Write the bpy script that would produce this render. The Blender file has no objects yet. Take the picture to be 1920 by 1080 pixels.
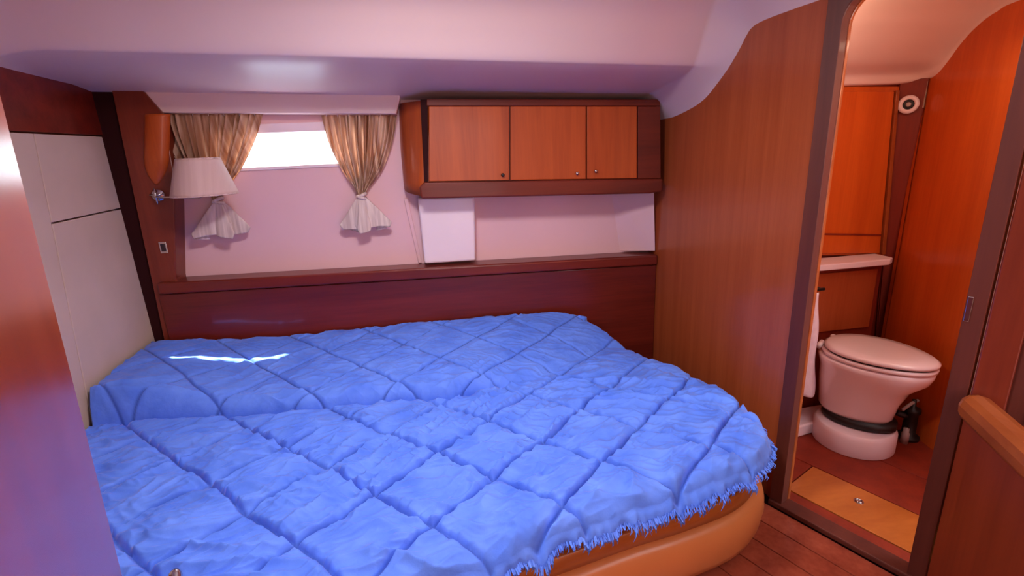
import bpy, bmesh, math, random
import numpy as np
from mathutils import Vector, Matrix

random.seed(7)
rng = np.random.RandomState(11)
SC = bpy.context.scene
COL = SC.collection

# ------------------------------------------------------------------ camera
F, H, YAW = 920.0, 1.40, math.radians(8.5)
_d = np.array([147.0, -3250.0, -F]); _up = -_d / np.linalg.norm(_d)
_fh = np.array([0, 0, -1.0]); _fh = _fh - _up * (_fh @ _up); _fh /= np.linalg.norm(_fh)
_rt = np.cross(_fh, _up)
_c, _s = math.cos(YAW), math.sin(YAW)
def towards(v):
    a, b, z = v @ _rt, v @ _fh, v @ _up
    return np.array([a * _c + b * _s, b * _c - a * _s, z])
ax = [towards(np.array(v, float)) for v in ((1, 0, 0), (0, 1, 0), (0, 0, 1))]
cam_data = bpy.data.cameras.new('camera')
cam = bpy.data.objects.new('camera', cam_data); COL.objects.link(cam)
M4 = Matrix.Identity(4)
for c in range(3):
    for r in range(3): M4[r][c] = ax[c][r]
M4[0][3], M4[1][3], M4[2][3] = 0, 0, H
cam.matrix_world = M4
cam_data.sensor_width = 36; cam_data.lens = F / 1920 * 36
cam_data.clip_start = 0.02
SC.camera = cam

# ------------------------------------------------------------------ world, light, exposure
SC.view_settings.view_transform = 'Standard'
SC.view_settings.look = 'None'
SC.view_settings.gamma = 1
SC.view_settings.use_curve_mapping = False
SC.view_settings.exposure = 0.17
w = bpy.data.worlds.new('world'); SC.world = w; w.use_nodes = True
wb = w.node_tree.nodes['Background']
wb.inputs[0].default_value = (0.90, 0.95, 1.0, 1); wb.inputs[1].default_value = 5.0

def lamp(name, kind, loc, energy, color, size=0.3, size_y=None, aim=None, spread=None):
    L = bpy.data.lights.new(name, kind); o = bpy.data.objects.new(name, L); COL.objects.link(o)
    o.location = loc; L.energy = energy; L.color = color
    if kind == 'AREA':
        L.shape = 'RECTANGLE'; L.size = size; L.size_y = size_y or size
        if spread: L.spread = math.radians(spread)
    elif kind == 'POINT': L.shadow_soft_size = size
    elif kind == 'SUN': L.angle = size
    if aim is not None:
        o.rotation_euler = Vector(aim).to_track_quat('-Z', 'Y').to_euler()
    return o
# low sun coming steeply down through the cabin window
lamp('sun', 'SUN', (0, 6, 6), 40.0, (1.0, 0.93, 0.85), math.radians(0.6), aim=(-0.40, -0.42, -1.0))
# daylight through the deck hatch over the bed, just above the frame
lamp('deck_hatch_daylight', 'AREA', (-0.05, 1.15, 2.01), 25.0, (1.0, 0.93, 0.95), 0.30, 0.30, aim=(0, 0.0, -1))
# fill light added behind the camera to brighten the cabin
lamp('rear_fill', 'AREA', (0.35, -1.05, 1.20), 13.0, (1.0, 0.90, 0.90), 0.9, 1.1, aim=(0.05, 1, 0.02))
# warm lamp in the heads ceiling
lamp('heads_lamp', 'AREA', (1.90, 1.45, 1.74), 1.2, (1.0, 0.74, 0.52), 0.22, 0.22, aim=(0.0, 0.0, -1))
lamp('heads_bulb', 'POINT', (1.93, 1.12, 1.58), 3.2, (1.0, 0.66, 0.38), 0.05)
lamp('heads_side_bulb', 'POINT', (1.43, 1.72, 1.66), 2.2, (1.0, 0.70, 0.42), 0.04)

# ------------------------------------------------------------------ pixel helpers (a photo point on a known real plane)
O = np.array([0, 0, H])
def ray(x, y): return towards(np.array([x - 960.0, 540.0 - y, -F]))
def aty(x, y, Y): r = ray(x, y); return r * (Y / r[1]) + O
def atx(x, y, X): r = ray(x, y); return r * (X / r[0]) + O
def atz(x, y, z): r = ray(x, y); return r * ((z - H) / r[2]) + O

# ------------------------------------------------------------------ materials
def s2l(c): return tuple(((v / 255) / 12.92 if v / 255 <= .04045 else ((v / 255 + .055) / 1.055) ** 2.4) for v in c)
def new_mat(name):
    m = bpy.data.materials.new(name); m.use_nodes = True
    nt = m.node_tree; return m, nt, nt.nodes['Principled BSDF']
def plain(name, rgb, rough=0.5, metal=0.0, coat=0.0, var=0.06, scale=6.0, bump=0.0, bscale=200.0, spec=0.5, coat_rough=0.1):
    m, nt, b = new_mat(name); col = s2l(rgb)
    tc = nt.nodes.new('ShaderNodeTexCoord'); no = nt.nodes.new('ShaderNodeTexNoise')
    no.inputs['Scale'].default_value = scale; no.inputs['Detail'].default_value = 3
    nt.links.new(tc.outputs['Object'], no.inputs['Vector'])
    r = nt.nodes.new('ShaderNodeValToRGB')
    r.color_ramp.elements[0].position = .3; r.color_ramp.elements[1].position = .7
    r.color_ramp.elements[0].color = (*[v * (1 - var) for v in col], 1)
    r.color_ramp.elements[1].color = (*[min(1, v * (1 + var)) for v in col], 1)
    nt.links.new(no.outputs['Fac'], r.inputs['Fac']); nt.links.new(r.outputs['Color'], b.inputs['Base Color'])
    b.inputs['Roughness'].default_value = rough; b.inputs['Metallic'].default_value = metal
    b.inputs['Coat Weight'].default_value = coat; b.inputs['Coat Roughness'].default_value = coat_rough
    b.inputs['Specular IOR Level'].default_value = spec
    if bump:
        n2 = nt.nodes.new('ShaderNodeTexNoise'); n2.inputs['Scale'].default_value = bscale
        nt.links.new(tc.outputs['Object'], n2.inputs['Vector'])
        bp = nt.nodes.new('ShaderNodeBump'); bp.inputs['Strength'].default_value = bump; bp.inputs['Distance'].default_value = .002
        nt.links.new(n2.outputs['Fac'], bp.inputs['Height']); nt.links.new(bp.outputs['Normal'], b.inputs['Normal'])
    return m
def wood(name, dark, light, grain=(1, 1, .06), rough=.35, coat=.35, coat_rough=.12, scale=14.0):
    m, nt, b = new_mat(name)
    tc = nt.nodes.new('ShaderNodeTexCoord'); mp = nt.nodes.new('ShaderNodeMapping')
    mp.inputs['Scale'].default_value = grain
    nt.links.new(tc.outputs['Object'], mp.inputs['Vector'])
    n1 = nt.nodes.new('ShaderNodeTexNoise'); n1.inputs['Scale'].default_value = scale; n1.inputs['Detail'].default_value = 6; n1.inputs['Distortion'].default_value = .4
    n2 = nt.nodes.new('ShaderNodeTexNoise'); n2.inputs['Scale'].default_value = scale * 7; n2.inputs['Detail'].default_value = 4
    n3 = nt.nodes.new('ShaderNodeTexNoise'); n3.inputs['Scale'].default_value = 2.2; n3.inputs['Detail'].default_value = 2
    nt.links.new(mp.outputs['Vector'], n1.inputs['Vector']); nt.links.new(mp.outputs['Vector'], n2.inputs['Vector'])
    nt.links.new(mp.outputs['Vector'], n3.inputs['Vector'])
    a = nt.nodes.new('ShaderNodeMath'); a.operation = 'MULTIPLY_ADD'; a.inputs[1].default_value = .55
    nt.links.new(n1.outputs['Fac'], a.inputs[0])
    mm = nt.nodes.new('ShaderNodeMath'); mm.operation = 'MULTIPLY'; mm.inputs[1].default_value = .25
    nt.links.new(n2.outputs['Fac'], mm.inputs[0]); nt.links.new(mm.outputs[0], a.inputs[2])
    a2 = nt.nodes.new('ShaderNodeMath'); a2.operation = 'MULTIPLY_ADD'; a2.inputs[1].default_value = .25
    nt.links.new(n3.outputs['Fac'], a2.inputs[0]); nt.links.new(a.outputs[0], a2.inputs[2])
    r = nt.nodes.new('ShaderNodeValToRGB')
    r.color_ramp.elements[0].position = .36; r.color_ramp.elements[1].position = .68
    r.color_ramp.elements[0].color = (*s2l(dark), 1); r.color_ramp.elements[1].color = (*s2l(light), 1)
    nt.links.new(a2.outputs[0], r.inputs['Fac']); nt.links.new(r.outputs['Color'], b.inputs['Base Color'])
    b.inputs['Roughness'].default_value = rough; b.inputs['Coat Weight'].default_value = coat
    b.inputs['Coat Roughness'].default_value = coat_rough
    b.inputs['Specular IOR Level'].default_value = .35
    bp = nt.nodes.new('ShaderNodeBump'); bp.inputs['Strength'].default_value = .08; bp.inputs['Distance'].default_value = .001
    nt.links.new(n2.outputs['Fac'], bp.inputs['Height']); nt.links.new(bp.outputs['Normal'], b.inputs['Normal'])
    return m

M = {}
M['liner'] = plain('pinkish_liner', (222, 182, 188), .55, var=.03, scale=2.5, bump=.05)
M['ceiling'] = plain('ceiling_moulding', (224, 198, 196), .38, var=.02, scale=1.5, spec=.45)
M['white'] = plain('white_gelcoat', (232, 214, 222), .3, var=.02)
M['cream'] = plain('cream_vinyl', (202, 180, 166), .55, var=.05, scale=5, bump=.15, bscale=60)
M['bulkhead'] = wood('bulkhead_mahogany', (156, 70, 34), (178, 88, 48), grain=(1, 1, .04), scale=22)
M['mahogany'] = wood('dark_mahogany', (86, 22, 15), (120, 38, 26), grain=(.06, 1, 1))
M['mahogany_v'] = wood('dark_mahogany_upright', (100, 34, 20), (128, 50, 30))
M['locker'] = wood('locker_door_veneer', (150, 58, 18), (186, 84, 30), coat=.12, rough=.45)
M['locker_rail'] = wood('locker_rail_shaded_mahogany', (88, 26, 14), (118, 40, 22), grain=(.06, 1, 1), coat=.1, rough=.5)
M['almost_black'] = plain('near_black_trim', (44, 10, 12), .75, spec=.15)  # near black wood tone for post, strips and gaps
M['jamb'] = wood('jamb_mahogany', (78, 30, 22), (100, 44, 32), coat=.1, rough=.55)
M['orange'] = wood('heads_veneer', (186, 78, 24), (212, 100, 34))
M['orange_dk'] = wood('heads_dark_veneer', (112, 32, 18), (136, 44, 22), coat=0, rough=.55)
M['floor'] = wood('cabin_sole_teak', (128, 52, 36), (168, 82, 58), grain=(1, 1, 1), scale=8, rough=.25)
M['hatch'] = wood('floor_hatch_lit_wood', (158, 80, 32), (186, 104, 46), grain=(.3, 1, 1), scale=10, rough=.3)  # lighter tone also holds the light falling on the hatch
M['leather'] = plain('tan_leather', (200, 118, 66), .38, var=.05, scale=3, coat=.15, bump=.1, bscale=120)
M['rim'] = wood('bed_rim_wood', (140, 66, 24), (172, 92, 38), grain=(.2, .2, 1))
M['rail'] = wood('rail_wood', (136, 62, 26), (164, 84, 40), grain=(1, .08, 1))
M['cabinet'] = wood('side_cabinet_veneer', (118, 42, 18), (146, 58, 28), grain=(1, 1, .05), scale=10, coat=.15, rough=.45)
M['door'] = wood('entry_door_varnish', (112, 46, 22), (140, 62, 30), rough=.25, coat=1.0, coat_rough=.2)
M['chrome'] = plain('chrome', (205, 200, 200), .18, metal=1.0, var=.02)
M['black'] = plain('black_rubber_and_gap', (24, 18, 20), .5)
M['dark_socket'] = plain('socket_insert', (40, 24, 26), .4)
M['towel'] = plain('white_towel', (236, 222, 236), .95, var=.06, scale=30, bump=.8, bscale=260)
M['mattress'] = plain('mattress_shade_dark', (34, 20, 26), .9, var=.1)  # black shade under the quilt fringe is put into this colour
M['ceramic'] = plain('toilet_ceramic', (240, 222, 226), .12, var=.01, coat=.3)
M['grey_valve'] = plain('grey_plastic', (176, 160, 158), .4)

# quilt cloth
m, nt, b = new_mat('blue_quilt_cotton'); M['quilt'] = m
tc = nt.nodes.new('ShaderNodeTexCoord')
n1 = nt.nodes.new('ShaderNodeTexNoise'); n1.inputs['Scale'].default_value = 9; n1.inputs['Detail'].default_value = 5
nt.links.new(tc.outputs['Object'], n1.inputs['Vector'])
r = nt.nodes.new('ShaderNodeValToRGB'); r.color_ramp.elements[0].position = .3; r.color_ramp.elements[1].position = .72
r.color_ramp.elements[0].color = (*s2l((80, 122, 230)), 1); r.color_ramp.elements[1].color = (*s2l((104, 146, 246)), 1)
nt.links.new(n1.outputs['Fac'], r.inputs['Fac'])
at_ = nt.nodes.new('ShaderNodeAttribute'); at_.attribute_name = 'stitch'          # navy stitching thread
mxc = nt.nodes.new('ShaderNodeMix'); mxc.data_type = 'RGBA'; mxc.inputs['B'].default_value = (*s2l((38, 62, 150)), 1)
fa_ = nt.nodes.new('ShaderNodeMath'); fa_.operation = 'MULTIPLY'; fa_.inputs[1].default_value = .75
nt.links.new(at_.outputs['Fac'], fa_.inputs[0]); nt.links.new(fa_.outputs[0], mxc.inputs['Factor'])
nt.links.new(r.outputs['Color'], mxc.inputs['A']); nt.links.new(mxc.outputs['Result'], b.inputs['Base Color'])
b.inputs['Roughness'].default_value = .7; b.inputs['Sheen Weight'].default_value = .30; b.inputs['Sheen Roughness'].default_value = .35; b.inputs['Sheen Tint'].default_value = (1, .72, .86, 1)  # pink sheen tint stands in for light reflected off the liner
b.inputs['Specular IOR Level'].default_value = .2
n2 = nt.nodes.new('ShaderNodeTexNoise'); n2.inputs['Scale'].default_value = 70; n2.inputs['Detail'].default_value = 5
nt.links.new(tc.outputs['Object'], n2.inputs['Vector'])
bp = nt.nodes.new('ShaderNodeBump'); bp.inputs['Strength'].default_value = .35; bp.inputs['Distance'].default_value = .004
nt.links.new(n2.outputs['Fac'], bp.inputs['Height']); nt.links.new(bp.outputs['Normal'], b.inputs['Normal'])
# curtain: thin cloth that lets daylight through
def curtain_mat(name, a, c, trans):
    m, nt, b = new_mat(name)
    tc = nt.nodes.new('ShaderNodeTexCoord'); mp = nt.nodes.new('ShaderNodeMapping'); mp.inputs['Scale'].default_value = (60, 4, 3)
    nt.links.new(tc.outputs['Object'], mp.inputs['Vector'])
    n1 = nt.nodes.new('ShaderNodeTexNoise'); n1.inputs['Scale'].default_value = 1.0; n1.inputs['Detail'].default_value = 3
    nt.links.new(mp.outputs['Vector'], n1.inputs['Vector'])
    r = nt.nodes.new('ShaderNodeValToRGB'); r.color_ramp.elements[0].position = .35; r.color_ramp.elements[1].position = .65
    r.color_ramp.elements[0].color = (*s2l(a), 1); r.color_ramp.elements[1].color = (*s2l(c), 1)
    nt.links.new(n1.outputs['Fac'], r.inputs['Fac']); nt.links.new(r.outputs['Color'], b.inputs['Base Color'])
    b.inputs['Roughness'].default_value = .7
    t = nt.nodes.new('ShaderNodeBsdfTranslucent'); nt.links.new(r.outputs['Color'], t.inputs['Color'])
    mx = nt.nodes.new('ShaderNodeMixShader'); mx.inputs[0].default_value = trans
    out = nt.nodes['Material Output']
    nt.links.new(b.outputs[0], mx.inputs[1]); nt.links.new(t.outputs[0], mx.inputs[2]); nt.links.new(mx.outputs[0], out.inputs['Surface'])
    return m
M['curtain'] = curtain_mat('beige_satin_curtain', (186, 136, 104), (240, 212, 188), .5)
M['curtain_tie'] = curtain_mat('pale_satin_knot', (196, 172, 168), (232, 214, 208), .15)
M['shade'] = curtain_mat('lampshade_linen', (212, 180, 174), (220, 190, 184), .2)
m, nt, b = new_mat('window_glass'); M['glass'] = m
b.inputs['Base Color'].default_value = (.95, .98, 1, 1); b.inputs['Roughness'].default_value = .02
tr = nt.nodes.new('ShaderNodeBsdfTransparent'); tr.inputs[0].default_value = (.93, .97, 1, 1)
gl = nt.nodes.new('ShaderNodeBsdfGlossy'); gl.inputs['Roughness'].default_value = .03
mx = nt.nodes.new('ShaderNodeMixShader'); mx.inputs[0].default_value = .06
nt.links.new(tr.outputs[0], mx.inputs[1]); nt.links.new(gl.outputs[0], mx.inputs[2]); nt.links.new(mx.outputs[0], nt.nodes['Material Output'].inputs['Surface'])

# ------------------------------------------------------------------ mesh helpers
def mesh_obj(name, verts, faces, mat, parent=None, bevel=0, smooth=False, seg=2, fix=True):
    me = bpy.data.meshes.new(name); me.from_pydata([tuple(map(float, v)) for v in verts], [], faces)
    if fix:
        bm = bmesh.new(); bm.from_mesh(me); bmesh.ops.recalc_face_normals(bm, faces=bm.faces); bm.to_mesh(me); bm.free()
    me.materials.append(mat)
    if smooth: me.polygons.foreach_set('use_smooth', [True] * len(me.polygons))
    o = bpy.data.objects.new(name, me); COL.objects.link(o)
    if parent: o.parent = parent; o.matrix_parent_inverse = parent.matrix_basis.inverted()
    if bevel:
        md = o.modifiers.new('bevel', 'BEVEL'); md.width = bevel; md.segments = seg; md.limit_method = 'ANGLE'
        md.angle_limit = math.radians(40)
    return o
def prism_data(poly, off):
    n = len(poly); off = np.array(off, float)
    v = [np.array(p, float) for p in poly] + [np.array(p, float) + off for p in poly]
    f = [tuple(range(n)), tuple(range(2 * n - 1, n - 1, -1))] + [(i, (i + 1) % n, n + (i + 1) % n, n + i) for i in range(n)]
    return v, f
def prism(name, poly, off, mat, parent=None, bevel=.002, seg=2):
    v, f = prism_data(poly, off); return mesh_obj(name, v, f, mat, parent, bevel, seg=seg)
def box(name, lo, hi, mat, parent=None, bevel=.002, seg=2):
    (a, b_, c), (d, e, f_) = lo, hi
    return prism(name, [(a, b_, c), (d, b_, c), (d, e, c), (a, e, c)], (0, 0, f_ - c), mat, parent, bevel, seg)
def multi(name, parts, mat, parent=None, bevel=0, smooth=False):
    V, Fc = [], []
    for v, f in parts:
        k = len(V); V += list(v); Fc += [tuple(i + k for i in q) for q in f]
    return mesh_obj(name, V, Fc, mat, parent, bevel, smooth)
def tube_data(path, rad, n=12):
    path = [np.array(p, float) for p in path]; V, Fc = [], []
    rads = rad if hasattr(rad, '__len__') else [rad] * len(path)
    nrm = None
    for i, p in enumerate(path):
        t = path[min(i + 1, len(path) - 1)] - path[max(i - 1, 0)]; t /= np.linalg.norm(t)
        if nrm is None:
            a = np.array([0, 0, 1.0]) if abs(t[2]) < .9 else np.array([1.0, 0, 0]); nrm = np.cross(t, a)
        nrm = nrm - t * (nrm @ t); nrm /= np.linalg.norm(nrm); bi = np.cross(t, nrm)
        for k in range(n):
            a = 2 * math.pi * k / n; V.append(p + rads[i] * (math.cos(a) * nrm + math.sin(a) * bi))
    for i in range(len(path) - 1):
        for k in range(n):
            Fc.append((i * n + k, i * n + (k + 1) % n, (i + 1) * n + (k + 1) % n, (i + 1) * n + k))
    Fc.append(tuple(range(n))[::-1]); Fc.append(tuple(range((len(path) - 1) * n, len(path) * n)))
    return V, Fc
def lathe_data(prof, n=32, c=(0, 0, 0), axis='z', sx=1, sy=1):
    V, Fc = [], []
    for r_, z in prof:
        for k in range(n):
            a = 2 * math.pi * k / n
            p = (r_ * math.cos(a) * sx, r_ * math.sin(a) * sy, z)
            if axis == 'y': p = (p[0], -p[2], p[1])
            V.append(np.array(p) + np.array(c))
    for i in range(len(prof) - 1):
        for k in range(n): Fc.append((i * n + k, i * n + (k + 1) % n, (i + 1) * n + (k + 1) % n, (i + 1) * n + k))
    Fc.append(tuple(range(n))[::-1]); Fc.append(tuple(range((len(prof) - 1) * n, len(prof) * n)))
    return V, Fc
def grid_obj(name, P, mat, parent=None, smooth=True, close_u=False):
    nv, nu = P.shape[:2]
    me = bpy.data.meshes.new(name)
    idx = np.arange(nv * nu).reshape(nv, nu)
    if close_u: idx = np.concatenate([idx, idx[:, :1]], 1)
    q = np.stack([idx[:-1, :-1], idx[:-1, 1:], idx[1:, 1:], idx[1:, :-1]], -1).reshape(-1, 4)
    me.vertices.add(nv * nu); me.vertices.foreach_set('co', P.reshape(-1).astype(np.float32))
    me.loops.add(q.size); me.loops.foreach_set('vertex_index', q.reshape(-1).astype(np.int32))
    me.polygons.add(len(q)); me.polygons.foreach_set('loop_start', (np.arange(len(q)) * 4).astype(np.int32))
    me.polygons.foreach_set('loop_total', np.full(len(q), 4, np.int32))
    me.polygons.foreach_set('use_smooth', np.full(len(q), smooth))
    me.update(calc_edges=True); me.validate(); me.materials.append(mat)
    o = bpy.data.objects.new(name, me); COL.objects.link(o)
    if parent: o.parent = parent; o.matrix_parent_inverse = parent.matrix_basis.inverted()
    return o
def thing(name, label, cat, loc=(0, 0, 0), group=None):
    o = bpy.data.objects.new(name, None); COL.objects.link(o); o.location = tuple(map(float, loc)); o.empty_display_size = .05
    return tag(o, label, cat, group)
def tag(o, label, cat, group=None):
    o['label'] = label; o['category'] = cat
    if group: o['group'] = group
    return o
def struct(o, label=None):
    o['kind'] = 'structure'
    if label: o['label'] = label
    return o
def cr(points, n):
    """Catmull-Rom through points, n samples."""
    P = np.array(points, float); P = np.vstack([2 * P[0] - P[1], P, 2 * P[-1] - P[-2]])
    out = []; m_ = len(P) - 3
    for t in np.linspace(0, m_ - 1e-9, n):
        i = int(t); u = t - i; a, b_, c, d = P[i:i + 4]
        out.append(.5 * (2 * b_ + (c - a) * u + (2 * a - 5 * b_ + 4 * c - d) * u * u + (3 * b_ - a - 3 * c + d) * u ** 3))
    return np.array(out)

# ------------------------------------------------------------------ main planes
YH, YW, YF = 2.55, 2.65, 2.46          # headboard face, liner wall, locker face
XL = -1.45                             # left wall
A = atz(1455, 945, 0); B = atz(1700, 1080, 0)
du = (B - A) / np.linalg.norm(B - A)   # along the doorway wall
dn = np.array([-du[1], du[0], 0.0])    # into the heads
if dn[0] < 0: dn = -dn
Z3 = np.array([0, 0, 1.0])
def dw(u, n=0, z=0): return A * [1, 1, 0] + du * u + dn * n + Z3 * z
def atd(x, y):
    r = ray(x, y); nn = dn; return r * ((nn @ A) / (nn @ r)) + O
DW = np.linalg.norm(B - A)

# ------------------------------------------------------------------ SETTING
# cabin sole
fl = struct(prism('floor', [(-1.6, -1.3, -.05), (2.9, -1.3, -.05), (2.9, 2.8, -.05), (-1.6, 2.8, -.05)], (0, 0, .04), M['almost_black'], bevel=0))
for i in range(9):                      # planks running parallel to the doorway
    n1_, n0_ = -.028 - i * .105, -.028 - (i + 1) * .105 + .004
    prism('plank', [dw(-1.6, n0_, -.012), dw(1.3, n0_, -.012), dw(1.3, n1_, -.012), dw(-1.6, n1_, -.012)], (0, 0, .012), M['floor'], fl, bevel=.0015)
# heads sole
for i, (a_, b_) in enumerate([(.05, .118), (.36, .62), (.624, 1.3)]):
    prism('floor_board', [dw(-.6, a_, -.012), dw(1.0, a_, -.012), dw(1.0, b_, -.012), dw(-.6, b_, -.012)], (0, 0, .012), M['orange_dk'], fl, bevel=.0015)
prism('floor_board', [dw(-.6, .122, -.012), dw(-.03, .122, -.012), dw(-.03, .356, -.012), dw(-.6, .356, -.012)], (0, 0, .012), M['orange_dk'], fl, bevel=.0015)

# ceiling: moulded deckhead with a coved flange along the bulkhead and the left wall
_pc, _pa = np.array([1.207, YW + .02, 0]), A * [1, 1, 0]
_n = np.array([-(_pa - _pc)[1], (_pa - _pc)[0], 0]); _n /= np.linalg.norm(_n)
def atp(x, y):
    r = ray(x, y); return r * ((_n @ (_pc - O * [1, 1, 0])) / (_n @ r)) + O
Eprof = [(2.72, atp(1243, 226)[2])] + [(q[1], q[2]) for q in [atp(*p) for p in ((1243, 226), (1265, 222), (1300, 205), (1322, 188), (1342, 163), (1367, 128), (1390, 90), (1402, 68), (1414, 54), (1440, 43), (1500, 24), (1565, 3))]] + [(1.1, 1.79), (-1.3, 1.79)]
Iprof = [(2.72, 1.60), (2.62, 1.61), (2.46, 1.632), (2.30, 1.652), (2.15, 1.672), (2.075, 1.69), (2.045, 1.71), (2.0, 1.79), (1.95, 1.88), (1.87, 1.955), (1.72, 2.0), (1.5, 2.02), (1.1, 2.02), (-1.3, 2.02)]
Ep = cr(Eprof, 140); Ip = cr(Iprof, 140)
Lp = Ip.copy(); Lp[:, 1] = np.minimum(Ip[:, 1], 1.632)
xs = np.concatenate([np.linspace(XL - .03, XL + .22, 16), np.linspace(-1.15, 1.08, 20), np.linspace(1.10, 1.255, 18)])
P = np.zeros((len(xs), 140, 3))
for i, x in enumerate(xs):
    tR = np.clip((x - 1.13) / .115, 0, 1); tR = .88 * tR ** 1.05 + .12 * tR ** 6
    tL = np.clip((XL + .22 - x) / .22, 0, 1); tL = 1 - math.sqrt(max(0, 1 - tL * tL))
    q = Ip * (1 - tR) + Ep * tR
    q = q * (1 - tL) + Lp * tL
    px_ = 1.207 + (2.67 - q[:, 0]) * .0263
    P[i, :, 0] = x + (px_ + .006 - 1.245) * max(0, min(1, (x - .2) / 1.0)); P[i, :, 1] = q[:, 0]; P[i, :, 2] = q[:, 1] + .040 * (1.2 - x)
ceil = grid_obj('ceiling', P, M['ceiling']); struct(ceil)
sd = ceil.modifiers.new('solid', 'SOLIDIFY'); sd.thickness = .02; sd.offset = 1.0 
# lip the curtains hang from
pl0 = aty(250, 188, YW); pl1 = aty(268, 214, YW); pr0 = aty(752, 188, YW); pr1 = aty(745, 216, YW)
trim = prism('trim_1', [pl0 + [0, 0, .05], pr0 + [0, 0, .05], pr0, pr1, pl1, pl0], (0, -.085, 0), M['ceiling'], bevel=.006, seg=3)
struct(trim, 'moulded lip over the window that the curtains hang from')

# back liner wall, around the window opening
wx0, wx1 = -1.04, -.27
wz0 = lambda x: aty(465, 318, YW)[2] + (x + .886) * (-.012); WZ0, WZ1 = wz0(-.7), aty(545, 243, YW)[2]
def qy(x0, x1, z0, z1, y, d): return prism_data([(x0, y, z0), (x1, y, z0), (x1, y, z1), (x0, y, z1)], (0, d, 0))
wall_back = struct(multi('wall_back', [qy(-1.6, 1.4, 0, WZ0, YW, .03), qy(-1.5, 1.4, WZ1, 2.1, YW, .03), qy(-1.5, wx0, WZ0, WZ1, YW, .03), qy(wx1, 1.4, WZ0, WZ1, YW, .03)], M['liner']))
win = struct(mesh_obj('window_1', *[list(x) for x in (lambda p: ([v for q in p for v in q[0]], [tuple(i + 8 * k for i in f) for k, q in enumerate(p) for f in q[1]]))(
    [qy(wx0, wx1, WZ0 - .004, WZ0 + .012, YW - .008, .045), qy(wx0, wx1, WZ1 - .012, WZ1 + .03, YW - .012, .05), qy(wx0, wx0 + .014, WZ0, WZ1, YW - .008, .045), qy(wx1 - .014, wx1, WZ0, WZ1, YW - .008, .045)])], M['white'], bevel=.003))
box('pane', (wx0 + .01, YW + .03, WZ0 + .006), (wx1 - .01, YW + .034, WZ1 - .006), M['glass'], win, bevel=0)

# left side: wood band, upholstered panels
wl = struct(box('wall_left', (XL - .06, -1.3, 0), (XL - .025, 2.72, 1.9), M['mahogany_v'], bevel=0))
zb = 1.537
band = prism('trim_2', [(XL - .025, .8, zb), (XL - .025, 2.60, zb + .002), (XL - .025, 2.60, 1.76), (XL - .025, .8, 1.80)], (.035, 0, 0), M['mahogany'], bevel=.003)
struct(band, 'dark wood band above the cream panels')
up = thing('upholstered_panel', 'cream vinyl wall panels with stitched joints left of the bed', 'wall panel', (XL, 2.2, .5))
s_t = atx(60, 248, XL)[1]; s_m = atx(112, 470, XL)[1]; s_b = 2.02
hs = atx(170, 405, XL)[2]
def panelx(poly):
    o = prism('cushion_panel', [(XL - .0235, y, z) for y, z in poly], (.028, 0, 0), M['cream'], up, bevel=.0025, seg=2); return o
panelx([(1.2, .35), (s_b - .002, .35), (s_t - .002, zb - .004), (1.2, zb - .004)])
sm = s_b + (s_t - s_b) * (hs - .35) / (zb - .35)
panelx([(sm + .002, hs + .003), (2.585, hs + .012), (2.585, zb - .004), (s_t + .002, zb - .004)])
panelx([(s_b + .002, .35), (2.585, .35), (2.585, hs + .006), (sm + .002, hs - .003)])

# corner post (near black) and wood column beside the window
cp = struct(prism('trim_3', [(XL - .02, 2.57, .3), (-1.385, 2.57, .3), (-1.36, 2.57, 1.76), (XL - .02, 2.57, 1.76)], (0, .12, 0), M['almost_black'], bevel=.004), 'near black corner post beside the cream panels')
cA = aty(330, 522, YH); cB = aty(325, 320, YH); 
colm = struct(prism('trim_4', [(-1.398, YH, .40), (cA[0] - .01, YH, .40), (cA[0], YH, cA[2]), (cB[0], YH, cB[2]), (cB[0] + .01, YH, 1.62), (-1.24, YH, 1.74), (-1.348, YH, 1.76)], (0, .12, 0), M['mahogany_v'], bevel=.004), 'wood column between the corner and the window')

# bulkhead (wall_right) of vertical veneer
PC = np.array([1.207, YW + .02, 0]); PA = dw(-.0, 0, 0)
dpx = (PA - PC); dpx /= np.linalg.norm(dpx); pn = np.array([-dpx[1], dpx[0], 0]); pn = pn if pn[0] > 0 else -pn
wr = struct(prism('wall_right', [PC + Z3 * 0, PA + Z3 * 0, PA + Z3 * 1.98, PC + Z3 * 1.98], pn * .025, M['bulkhead'], bevel=0))
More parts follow.
